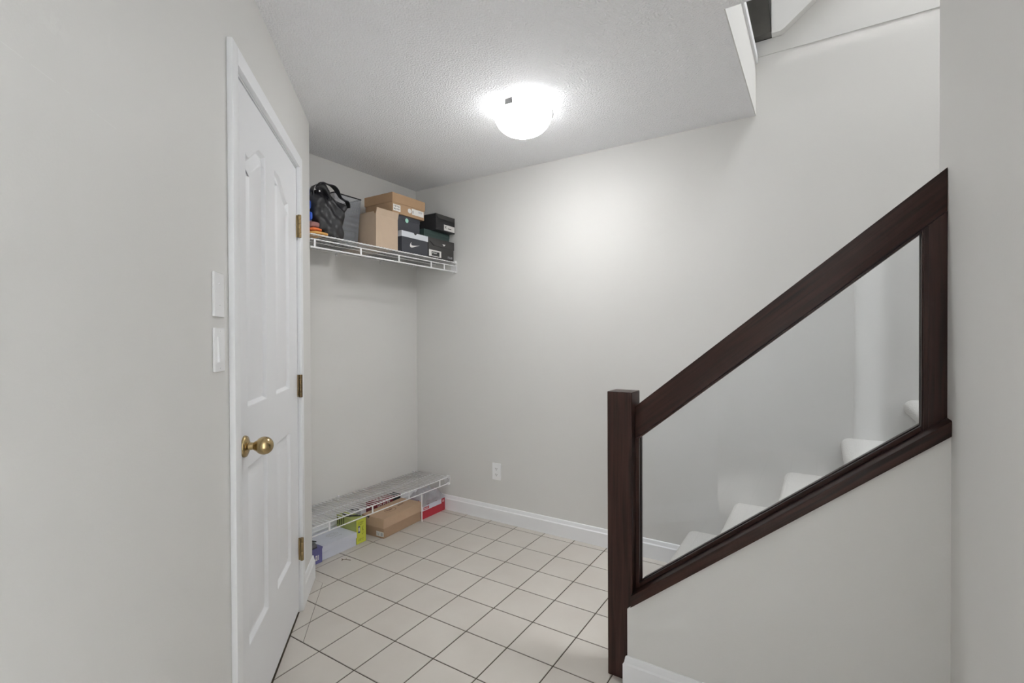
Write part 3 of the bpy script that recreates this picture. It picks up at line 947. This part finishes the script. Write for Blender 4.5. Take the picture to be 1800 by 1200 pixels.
# B: dark grey box against the far wall, curved front flap, white size label
t, hx, hy = shoebox('shoebox', 'dark grey shoebox with curved flap and square white label, bottom right corner of upper shelf', XF-0.335, XF, -0.292, -0.0235, ZS, 0.131, 0.002, M['dark_grey'], M['dark_grey'], GU)
fl_pts = [(-hy, 0.1315), (-hy, 0.108)] + [(-hy+0.010+0.05*k/6, 0.108-0.026*sstep(k/6)) for k in range(7)] + [(hy, 0.076), (hy, 0.1315)]
poly_decal(t, M['dark_grey'], 'f', fl_pts, hx-0.0012, 'front_flap', 0.0022)
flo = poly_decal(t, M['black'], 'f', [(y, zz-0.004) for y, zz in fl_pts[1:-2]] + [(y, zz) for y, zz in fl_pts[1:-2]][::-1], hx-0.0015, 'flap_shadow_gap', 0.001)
poly_decal(t, M['label'], 'f', [(-0.010+0.016, 0.103), (0.024+0.016, 0.103), (0.007+0.016, 0.089)], hx+0.0011, 'finger_notch')
decal(t, M['label'], 'f', -hy+0.006, -hy+0.131, 0.006, 0.050, hx-0.0016, 'size_label')
decal(t, M['print'], 'f', -hy+0.032, -hy+0.112, 0.011, 0.040, hx-0.0011)
glyphs(t, M['label'], 'f', -hy+0.040, -hy+0.090, 0.026, 0.035, 4, hx-0.0006, seed=3)
glyphs(t, M['print_grey'], 'f', 0.068, 0.125, 0.012, 0.026, 5, hx-0.0016, seed=4)
# D: teal box set back on B
t, hx, hy = shoebox('shoebox', 'flat dark teal box squeezed between the dark grey and black boxes', 0.02, 0.335, -0.278, -0.008, ZS+0.1312, 0.066, 0.028, M['teal'], M['teal'], GU)
# C: black box on top
t, hx, hy = shoebox('shoebox', 'black shoebox with a white label, topmost of its stack by the far wall', XF-0.33, XF, -0.2165, -0.010, ZS+0.1974, 0.110, 0.002, M['black'], M['black'], GU)
decal(t, M['label'], 'f', -0.016, hy-0.004, 0.008, 0.048, hx-0.0016, 'size_label')
glyphs(t, M['print'], 'f', -0.006, 0.010, 0.024, 0.040, 2, hx-0.0011, seed=5)
decal(t, M['print'], 'f', 0.026, 0.062, 0.022, 0.028, hx-0.0011)
glyphs(t, M['label'], 'f', 0.030, 0.090, 0.085, 0.097, 7, hx-0.0016, seed=6)
fl2 = [(-hy+0.004, 0.104)] + [(-hy+0.004+0.03*k/5, 0.104-0.022*sstep(k/5)) for k in range(6)] + [(hy-0.004, 0.080), (hy-0.004, 0.108), (-hy+0.004, 0.108)]
poly_decal(t, M['dark_grey'], 'f', fl2, hx-0.0016, 'front_flap', 0.0012)
# F: charcoal box with a mint dot, standing on A
t, hx, hy = shoebox('shoebox', 'charcoal box with a round mint sticker under the big kraft box', 0.09, 0.374, -0.5585, -0.358, ZS+0.1313, 0.0965, 0.026, M['charcoal'], M['charcoal'], GU)
poly_decal(t, M['mint'], 'f', [(-0.021+0.0145*math.cos(2*PI*k/20), 0.072+0.0145*math.sin(2*PI*k/20)) for k in range(20)], hx+0.0001, 'round_sticker')
# E: big kraft box on top of F and the plain carton
t, hx, hy = shoebox('shoebox', 'wide kraft box with two white labels, highest on the upper shelf', 0.138, 0.391, -0.619, -0.327, ZS+0.2300, 0.121, 0.058, M['kraft'], M['kraft'], GU, lid_over=0.0045)
decal(t, M['label'], 'f', -hy+0.010, -hy+0.072, 0.012, 0.052, hx-0.0044, 'paper_label')
for k in range(2): glyphs(t, M['print'], 'f', -hy+0.016, -hy+0.064, 0.020+0.017*k, 0.030+0.017*k, 5, hx-0.0039, seed=10+k)
poly_decal(t, M['label'], 'f', [(0.006+0.016*math.cos(2*PI*k/18), 0.036+0.015*math.sin(2*PI*k/18)) for k in range(18)], hx-0.0044, 'round_label')
decal(t, M['label'], 'f', 0.026, hy-0.010, 0.018, 0.056, hx-0.0044, 'paper_label')
glyphs(t, M['print'], 'f', 0.034, 0.052, 0.026, 0.044, 1, hx-0.0039, seed=12)
glyphs(t, M['print_grey'], 'f', 0.088, 0.124, 0.038, 0.050, 4, hx-0.0039, seed=13)
# G: plain carton with its front flap standing up
gt_ = thing('carton', 'plain tan cardboard carton with its front flap standing open', 'box', (0.217, -0.653, ZS), 0.0, GU)
gx, gy, gh = 0.163, 0.088, 0.196
w = MB(); q = 0.003
w.box(-gx, gx, -gy, gy, 0, q); w.box(gx-q, gx, -gy, gy, q, gh); w.box(-gx, -gx+q, -gy, gy, q, gh)
w.box(-gx+q, gx-q, -gy, -gy+q, q, gh); w.box(-gx+q, gx-q, gy-q, gy, q, gh)
w.build('carton_body', M['kraft_light'], gt_)
w = MB(); w.prism([(gx-0.0035, gh-0.004), (gx+0.0004, gh-0.004), (gx+0.010, gh+0.034), (gx+0.007, gh+0.034)], 'y', -gy-0.001, gy+0.001)
w.build('front_flap', M['kraft_light'], gt_)
for s_ in (-1, 1):
    w = MB(); w.prism([(-gx+0.004, gh+0.0003), (gx-0.016, gh+0.0003), (gx-0.022, gh+0.014), (-gx+0.010, gh+0.014)], 'y', s_*(gy-0.0015)-0.0012, s_*(gy-0.0015)+0.0012)
    w.build('side_flap', M['kraft_light'], gt_)

# metal mesh bin
bn = thing('mesh_bin', 'grey metal mesh bin with a black rim behind the black bag', 'bin', (0.158, -0.846, ZS))
b0x, b0y, b1x, b1y, bh = 0.085, 0.078, 0.100, 0.096, 0.290
w = MB()
lo = [(-b0x, -b0y), (b0x, -b0y), (b0x, b0y), (-b0x, b0y)]; hi = [(-b1x, -b1y), (b1x, -b1y), (b1x, b1y), (-b1x, b1y)]
th = 0.0009
def ring4(poly, z): return [w.bm.verts.new((x, y, z)) for x, y in poly]
ro, rt = ring4(lo, 0.001), ring4(hi, bh)
fs = [w.bm.faces.new([ro[i], ro[(i+1) % 4], rt[(i+1) % 4], rt[i]]) for i in range(4)]
bmesh.ops.recalc_face_normals(w.bm, faces=fs)
w.build('mesh_side', M['mesh'], bn)
w = MB(); w.prism(lo, 'z', 0.0, 0.0015); w.build('bin_floor', M['rim'], bn)
w = MB(); w.tube([(x, y, bh) for x, y in hi + hi[:1]], 0.0038, 8); smooth_by_angle(w.build('rim', M['rim'], bn), 60)
w = MB()
for i in range(4): w.tube([(lo[i][0], lo[i][1], 0.001), (hi[i][0], hi[i][1], bh)], 0.0014, 6)
w.build('corner_wire', M['mesh'], bn)
w = MB(); w.box(-0.076, 0.076, -0.068, 0.068, 0.002, 0.092, 0.006)
tag(w.build('folded_cloth', M['grey_thing']), 'dark grey bundle lying inside the mesh bin', 'cloth').location = (0.158, -0.846, ZS+0.0005)

# black tote bag
bag = thing('tote_bag', 'crumpled black nylon tote bag with a standing handle loop', 'bag', (0.318, -1.020, ZS))
def bag_fn(u, v):
    a = 2*PI*u
    cy, cx = math.cos(a), math.sin(a)
    sq = lambda c: math.copysign(abs(c)**0.7, c)
    wl = 0.042 + 0.048*sstep((v-0.066)/0.12) + 0.036*sstep((v-0.27)/0.2)
    wr = 0.076 + 0.042*v - 0.008*math.sin(PI*v)
    wx = (0.047 - 0.018*v) * (1 - 0.75*max(0, v-0.80)/0.20)
    y = sq(cy)*(wr if cy > 0 else wl)
    x = sq(cx)*wx - 0.006*v
    f1 = math.sin(9*u*2*PI*0.5 + 4.2*v + 1.0)*0.005 + math.sin(58*y + 15*v + 0.5)*0.0075*(0.35+v) + math.sin(-85*y + 10*v)*0.0045
    if cx > 0: x += f1
    top = 0.258 - 0.30*max(0, y+0.045) + 0.25*min(0, y+0.075)
    top = min(0.262, max(top, 0.205))
    z = v*top + 0.007*math.sin(30*y+2)*v
    if v < 0.06: z *= 1.0
    return (x, y, max(z, 0.0005))
w = MB(); vs = w.grid(bag_fn, 96, 40, True)
w.bm.faces.new(vs[0][::-1])
smooth_by_angle(w.build('bag_body', M['bag'], bag), 70)
def strap(pts, wd, name, xoff):
    w = MB(); n = len(pts); sm = []
    for i in range(n-1):                       # Catmull-Rom refine
        p0, p1, p2, p3 = [Vector(pts[max(0, min(n-1, i+k))]) for k in (-1, 0, 1, 2)]
        for k in range(6):
            t_ = k/6
            sm.append(0.5*((2*p1)+(-p0+p2)*t_+(2*p0-5*p1+4*p2-p3)*t_*t_+(-p0+3*p1-3*p2+p3)*t_**3))
    sm.append(Vector(pts[-1]))
    A, B, C_, D_ = [], [], [], []
    for i, p in enumerate(sm):
        d = (sm[min(i+1, len(sm)-1)]-sm[max(i-1, 0)]).normalized(); nn = Vector((-d.y, d.x))
        tw = 0.006*math.sin(i*0.35)
        for L, sx, so in ((A, -wd/2, 0.0), (B, wd/2, tw), (C_, wd/2, tw+0.0035), (D_, -wd/2, 0.0035)):
            q_ = p + nn*so; L.append(w.bm.verts.new((xoff+sx, q_.x, q_.y)))
    fs = []
    for i in range(len(sm)-1):
        for P, Q in ((A, B), (B, C_), (C_, D_), (D_, A)):
            fs.append(w.bm.faces.new([P[i], P[i+1], Q[i+1], Q[i]]))
    fs.append(w.bm.faces.new([A[0], B[0], C_[0], D_[0]])); fs.append(w.bm.faces.new([A[-1], D_[-1], C_[-1], B[-1]]))
    bmesh.ops.recalc_face_normals(w.bm, faces=fs)
    return smooth_by_angle(w.build(name, M['bag'], bag), 50)
strap([(-0.085, 0.235), (-0.065, 0.285), (-0.035, 0.297), (0.005, 0.294), (0.037, 0.274), (0.068, 0.243), (0.108, 0.228), (0.112, 0.195)], 0.030, 'handle', 0.012)
strap([(-0.110, 0.215), (-0.092, 0.268), (-0.055, 0.282), (-0.015, 0.262), (-0.025, 0.215)], 0.044, 'handle', -0.005)
# a gathered fold where the second handle flops over the front
def fold_fn(u, v):
    a = 2*PI*u; rr = 0.020*math.sin(PI*min(1, max(0.02, v)))**0.6*(1+0.25*math.sin(3*a+5*v))
    cy = -0.100+0.100*v; cz = 0.255+0.035*math.sin(PI*v)-0.045*v
    return (0.018+0.9*rr*math.cos(a), cy, cz+1.25*rr*math.sin(a))
w = MB(); w.grid(fold_fn, 24, 20, True); smooth_by_angle(w.build('top_fold', M['bag'], bag), 70)
w = MB(); w.lathe([(0, 0.0), (0.0042, 0.0), (0.0042, 0.002), (0, 0.003)], 14); o = w.build('snap_button', M['label'], bag); o.location = (0.040, -0.092, 0.236); o.rotation_euler = (0, PI/2, 0)

def cushion(mb, x0, x1, y0, y1, z0, z1, p=0.45, n=20, wav=0.0):
    """soft flattened bundle"""
    cx, cy, cz = (x0+x1)/2, (y0+y1)/2, (z0+z1)/2
    hx, hy, hz = (x1-x0)/2, (y1-y0)/2, (z1-z0)/2
    def fn(u, v):
        a = 2*PI*u; b = PI*(v-0.5)*0.998
        e = lambda c: math.copysign(abs(c)**p, c)
        return (cx+hx*e(math.cos(b))*e(math.cos(a)), cy+hy*e(math.cos(b))*e(math.sin(a)), cz+hz*e(math.sin(b))*(1+wav*math.sin(5*a)))
    mb.grid(fn, n*2, n, True)
    return mb
def folded(name, label, mats, x0, x1, y0, y1, z0, hs, cat):
    t = thing(name, label, cat, ((x0+x1)/2, (y0+y1)/2, z0))
    z = 0.0
    for k, (h, mt) in enumerate(zip(hs, mats)):
        w = MB(); cushion(w, -(x1-x0)/2, (x1-x0)/2, -(y1-y0)/2, (y1-y0)/2-0.012*k, z, z+h, 0.42)
        smooth_by_angle(w.build('folded_layer', M[mt], t), 60); z += h
    return t
yl = cor.y + 0.006
folded('folded_cloth', 'amber folded cloth at the bottom left of the upper shelf', ['amber'], 0.20, 0.388, yl, -1.066, ZS, [0.0165], 'cloth').location.z = ZS
folded('folded_cloth', 'orange folded cloth lying on the amber one', ['orange'], 0.22, 0.383, yl, -1.106, ZS+0.0168, [0.017], 'cloth')
folded('leather_pouch', 'dusty rose pouch stacked on the orange cloth', ['rose'], 0.235, 0.372, yl, -1.113, ZS+0.0341, [0.034], 'pouch')
folded('blue_bag', 'bright blue fabric bag peeking out beside the black tote', ['blue', 'blue', 'blue'], 0.10, 0.358, yl, -1.150, ZS+0.0684, [0.055, 0.06, 0.075], 'bag')

# ------------------------------------------------------------------ boxes under the lower shelf
# violet box with a dark grey gadget on it
t, hx, hy = shoebox('shoebox', 'violet blue box with white lettering at the left end under the low shelf', 0.035, 0.243, -1.118, -1.0245, 0.0005, 0.088, 0.012, M['purple'], M['purple'], GL)
glyphs(t, M['label'], 'f', -0.030, 0.034, 0.020, 0.048, 4, hx-0.0016, seed=21)
gd = thing('shoe', 'dark grey shoe lying on the violet box', 'shoe', (0.15, -1.072, 0.0886))
def shoe_fn(u, v):
    a = 2*PI*u; x = -0.085+0.17*v
    hw = 0.034*math.sin(PI*(0.08+0.84*v))**0.5; hh = 0.020+0.024*(1-v)**1.3 if v > 0.02 else 0.030
    return (x, hw*math.cos(a), max(0.004, hh*(0.55+0.75*math.sin(a))))
w = MB(); vs = w.grid(shoe_fn, 28, 18, True); w.bm.faces.new(vs[0][::-1]); w.bm.faces.new(vs[-1])
smooth_by_angle(w.build('shoe_upper', M['grey_thing'], gd), 50)
w = MB()
w.prism([( -0.086+0.172*k/12, 0.036*math.sin(PI*(0.06+0.88*k/12))**0.45) for k in range(13)] + [(0.086-0.172*k/12, -0.036*math.sin(PI*(0.06+0.88*(1-k/12)))**0.45) for k in range(13)], 'z', 0.0, 0.006)
w.build('sole', M['black'], gd)
w = MB(); w.tube([(0.03, -0.020, 0.040), (0.055, 0.005, 0.036), (0.06, 0.030, 0.024)], 0.003, 8); w.build('strap', M['black'], gd)
# white box
t, hx, hy = shoebox('shoebox', 'low white shoebox with faint drawings on its lid', 0.045, 0.2345, -1.0225, -0.7775, 0.0005, 0.080, 0.034, M['white_card'], M['white_card'], GL, lid_over=0.0035)
glyphs(t, M['print_grey'], 't', hx-0.062, hx-0.052, -0.02, 0.06, 8, 0.0801, seed=31, vertical=True)
w = MB()
for k in range(3):
    r_ = 0.010+0.007*k
    for s in range(14):
        a0, a1 = 2*PI*s/14, 2*PI*(s+0.8)/14
        p = [(hx-0.10+r_*math.cos(a0), 0.02+r_*1.5*math.sin(a0)), (hx-0.10+r_*math.cos(a1), 0.02+r_*1.5*math.sin(a1)), (hx-0.10+(r_+0.0022)*math.cos(a1), 0.02+(r_+0.0022)*1.5*math.sin(a1)), (hx-0.10+(r_+0.0022)*math.cos(a0), 0.02+(r_+0.0022)*1.5*math.sin(a0))]
        w.prism(p, 'z', 0.0801, 0.0804)
w.build('print', M['print_grey'], t)
# lime box
t, hx, hy = shoebox('shoebox', 'upright lime yellow box with a small watch picture on its end', 0.040, 0.2285, -0.7755, -0.7005, 0.0005, 0.149, 0.002, M['lime_dull'], M['lime_dull'], GL)
decal(t, M['lime'], 'f', -hy+0.001, hy-0.001, 0.001, 0.147, hx-0.0018, 'end_panel')
decal(t, M['navy'], 'f', -0.024, -0.009, 0.066, 0.108, hx-0.0013, 'picture')
decal(t, M['label'], 'f', -0.021, -0.012, 0.076, 0.099, hx-0.0008, 'picture')
glyphs(t, M['print_olive'], 'f', -0.020, 0.020, 0.112, 0.132, 4, hx-0.0013, seed=41)
glyphs(t, M['print_olive'], 'f', 0.006, 0.022, 0.050, 0.106, 7, hx-0.0013, vertical=True, seed=42)
glyphs(t, M['print_olive'], 'f', -0.024, 0.018, 0.016, 0.030, 6, hx-0.0013, seed=43)
for k in range(4):
    decal(t, M['olive'], 'l', -hx+0.004+0.020*k, -hx+0.014+0.020*k, 0.092, 0.146, hy-0.0016, 'stripe')
w = MB(); w.tube([(-0.05, -0.012, 0.003), (0.0, -0.020, 0.006), (0.045, 0.0, 0.005), (0.072, 0.026, 0.004)], 0.0035, 8)
w.tube([(0.0, -0.030, 0.004), (0.03, -0.018, 0.008), (0.05, 0.020, 0.004)], 0.0045, 8)
o = tag(w.build('strap', M['print']), 'black strap lying across the lime box', 'strap'); o.location = (0.12, -0.738, 0.1505)
# kraft shoebox
t, hx, hy = shoebox('shoebox', 'brown kraft shoebox with a printed oval on its lid, standing on the tiles', 0.108, 0.299, -0.636, -0.268, 0.0005, 0.126, 0.060, M['kraft_shaded'], M['kraft_tan'], GL, rotz=math.radians(3.0), lid_over=0.007)
decal(t, M['label'], 'l', hx-0.070, hx-0.008, 0.010, 0.040, hy-0.0069, 'size_label')
glyphs(t, M['print_grey'], 'l', hx-0.066, hx-0.040, 0.014, 0.034, 4, hy-0.0064, seed=51)
decal(t, M['print_grey'], 'l', hx-0.032, hx-0.014, 0.014, 0.034, hy-0.0064)
poly_decal(t, M['print'], 'l', [(-0.052, 0.1262), (-0.022, 0.1262), (-0.037, 0.1105)], hy+0.0001, 'finger_notch')
w = MB()
for s in range(22):
    a0, a1 = 2*PI*s/22, 2*PI*(s+1)/22
    f = lambda r, a: (0.010+r*0.62*math.cos(a), -0.035+r*math.sin(a))
    w.prism([f(0.042, a0), f(0.042, a1), f(0.046, a1), f(0.046, a0)], 'z', 0.1261, 0.1264)
w.build('oval_print', M['print_brown'], t)
glyphs(t, M['print_brown'], 't', -0.002, 0.020, -0.064, -0.010, 4, 0.1261, vertical=True, seed=52)
glyphs(t, M['print_brown'], 't', -0.010, 0.004, 0.050, 0.120, 6, 0.1261, vertical=True, seed=53)
# maroon box behind it
t, hx, hy = shoebox('shoebox', 'maroon box with white lettering behind the kraft shoebox', 0.016, 0.086, -0.520, -0.262, 0.0005, 0.150, 0.010, M['maroon'], M['maroon'], GL)
glyphs(t, M['label'], 't', -0.016, 0.010, -0.075, 0.040, 7, 0.1501, vertical=True, seed=61)
decal(t, M['print'], 't', -hx+0.002, hx-0.002, 0.062, hy-0.002, 0.1501)
glyphs(t, M['label'], 'f', -0.085, 0.030, 0.100, 0.130, 7, hx-0.0016, seed=62)
decal(t, M['print'], 'f', 0.055, hy-0.003, 0.06, 0.138, hx-0.0016)
w = MB(); w.box(-0.036, 0.036, -0.030, 0.030, 0, 0.142, 0.004)
o = tag(w.build('paper_box', M['grey_pale']), 'pale grey carton between the lime and maroon boxes', 'box', GL); o.location = (0.056, -0.655, 0.0005)
w = MB(); w.tube([(-0.02, -0.02, 0.004), (0.0, 0.006, 0.007), (0.02, 0.022, 0.004)], 0.004, 8)
o = tag(w.build('cord', M['print']), 'short black cord lying on the pale grey carton', 'cord'); o.location = (0.060, -0.655, 0.1427)
# red and white open box with a clear plastic bag in it
t = thing('shoebox', 'red and white open box in the corner beside the baseboard', 'box', (0.195, -0.138, 0.0005), 0.0, GL)
hx, hy, q = 0.091, 0.121, 0.002
w = MB(); w.box(-hx, hx, -hy, hy, 0, q); w.box(hx-q, hx, -hy, hy, q, 0.056); w.box(-hx, -hx+q, -hy, hy, q, 0.056); w.box(-hx+q, hx-q, -hy, -hy+q, q, 0.056); w.box(-hx+q, hx-q, hy-q, hy, q, 0.056)
w.build('box_body', M['red'], t)
w = MB(); w.box(hx-q, hx, -hy, hy, 0.0562, 0.090); w.box(-hx, -hx+q, -hy, hy, 0.0562, 0.090); w.box(-hx+q, hx-q, -hy, -hy+q, 0.0562, 0.090); w.box(-hx+q, hx-q, hy-q, hy, 0.0562, 0.090)
w.build('white_band', M['white_card'], t)
decal(t, M['red'], 'f', -hy+0.014, -hy+0.070, 0.062, 0.080, hx, 'logo_patch')
glyphs(t, M['label'], 'f', -hy+0.019, -hy+0.065, 0.067, 0.075, 6, hx+0.0004, seed=71)
decal(t, M['red'], 'f', hy-0.038, hy-0.001, 0.0563, 0.0895, hx, 'logo_patch')
glyphs(t, M['label'], 'f', hy-0.028, hy-0.010, 0.064, 0.080, 2, hx+0.0004, seed=72)
rnd = random.Random(5)
ph = [(rnd.uniform(20, 75), rnd.uniform(20, 75), rnd.uniform(0, 6)) for _ in range(7)]
def film_fn(u, v):
    x = -0.084+0.172*u; y = -0.116+0.236*v
    e = math.sin(PI*min(1, max(0, u)))**0.4*math.sin(PI*(0.04+0.92*v))**0.3
    z = 0.084+0.062*e
    for kx, ky, p in ph: z += 0.0060*abs(math.sin(kx*x+ky*y+p))*e
    if u > 0.9:
        k = (u-0.9)/0.1; x += 0.004*k; z += 0.009*k*k + 0.004*math.sin(70*y)*k
    return (x+0.003*math.sin(50*y), y+0.003*math.sin(60*x), z)
w = MB(); w.grid(film_fn, 56, 64)
o = w.build('plastic_bag', M['film']); o.location = (0.198, -0.138, 0.0005)
tag(o, 'crinkled clear plastic bag spilling over the red box', 'plastic bag')

# ------------------------------------------------------------------ bits on the floor
w = MB(); w.tube([(-0.022, -0.010, 0.0016), (-0.006, 0.001, 0.0022), (0.010, 0.004, 0.0018), (0.026, 0.012, 0.0014)], 0.0014, 6)
w.tube([(-0.006, 0.001, 0.002), (-0.010, 0.013, 0.0016)], 0.001, 6); w.tube([(-0.030, -0.004, 0.0014), (-0.018, -0.008, 0.0016), (-0.012, -0.018, 0.0012)], 0.0018, 6)
tag(w.build('twig', M['twig']), 'dry brown twig on the tiles in front of the white box', 'twig').location = (0.337, -0.941, 0.0002)
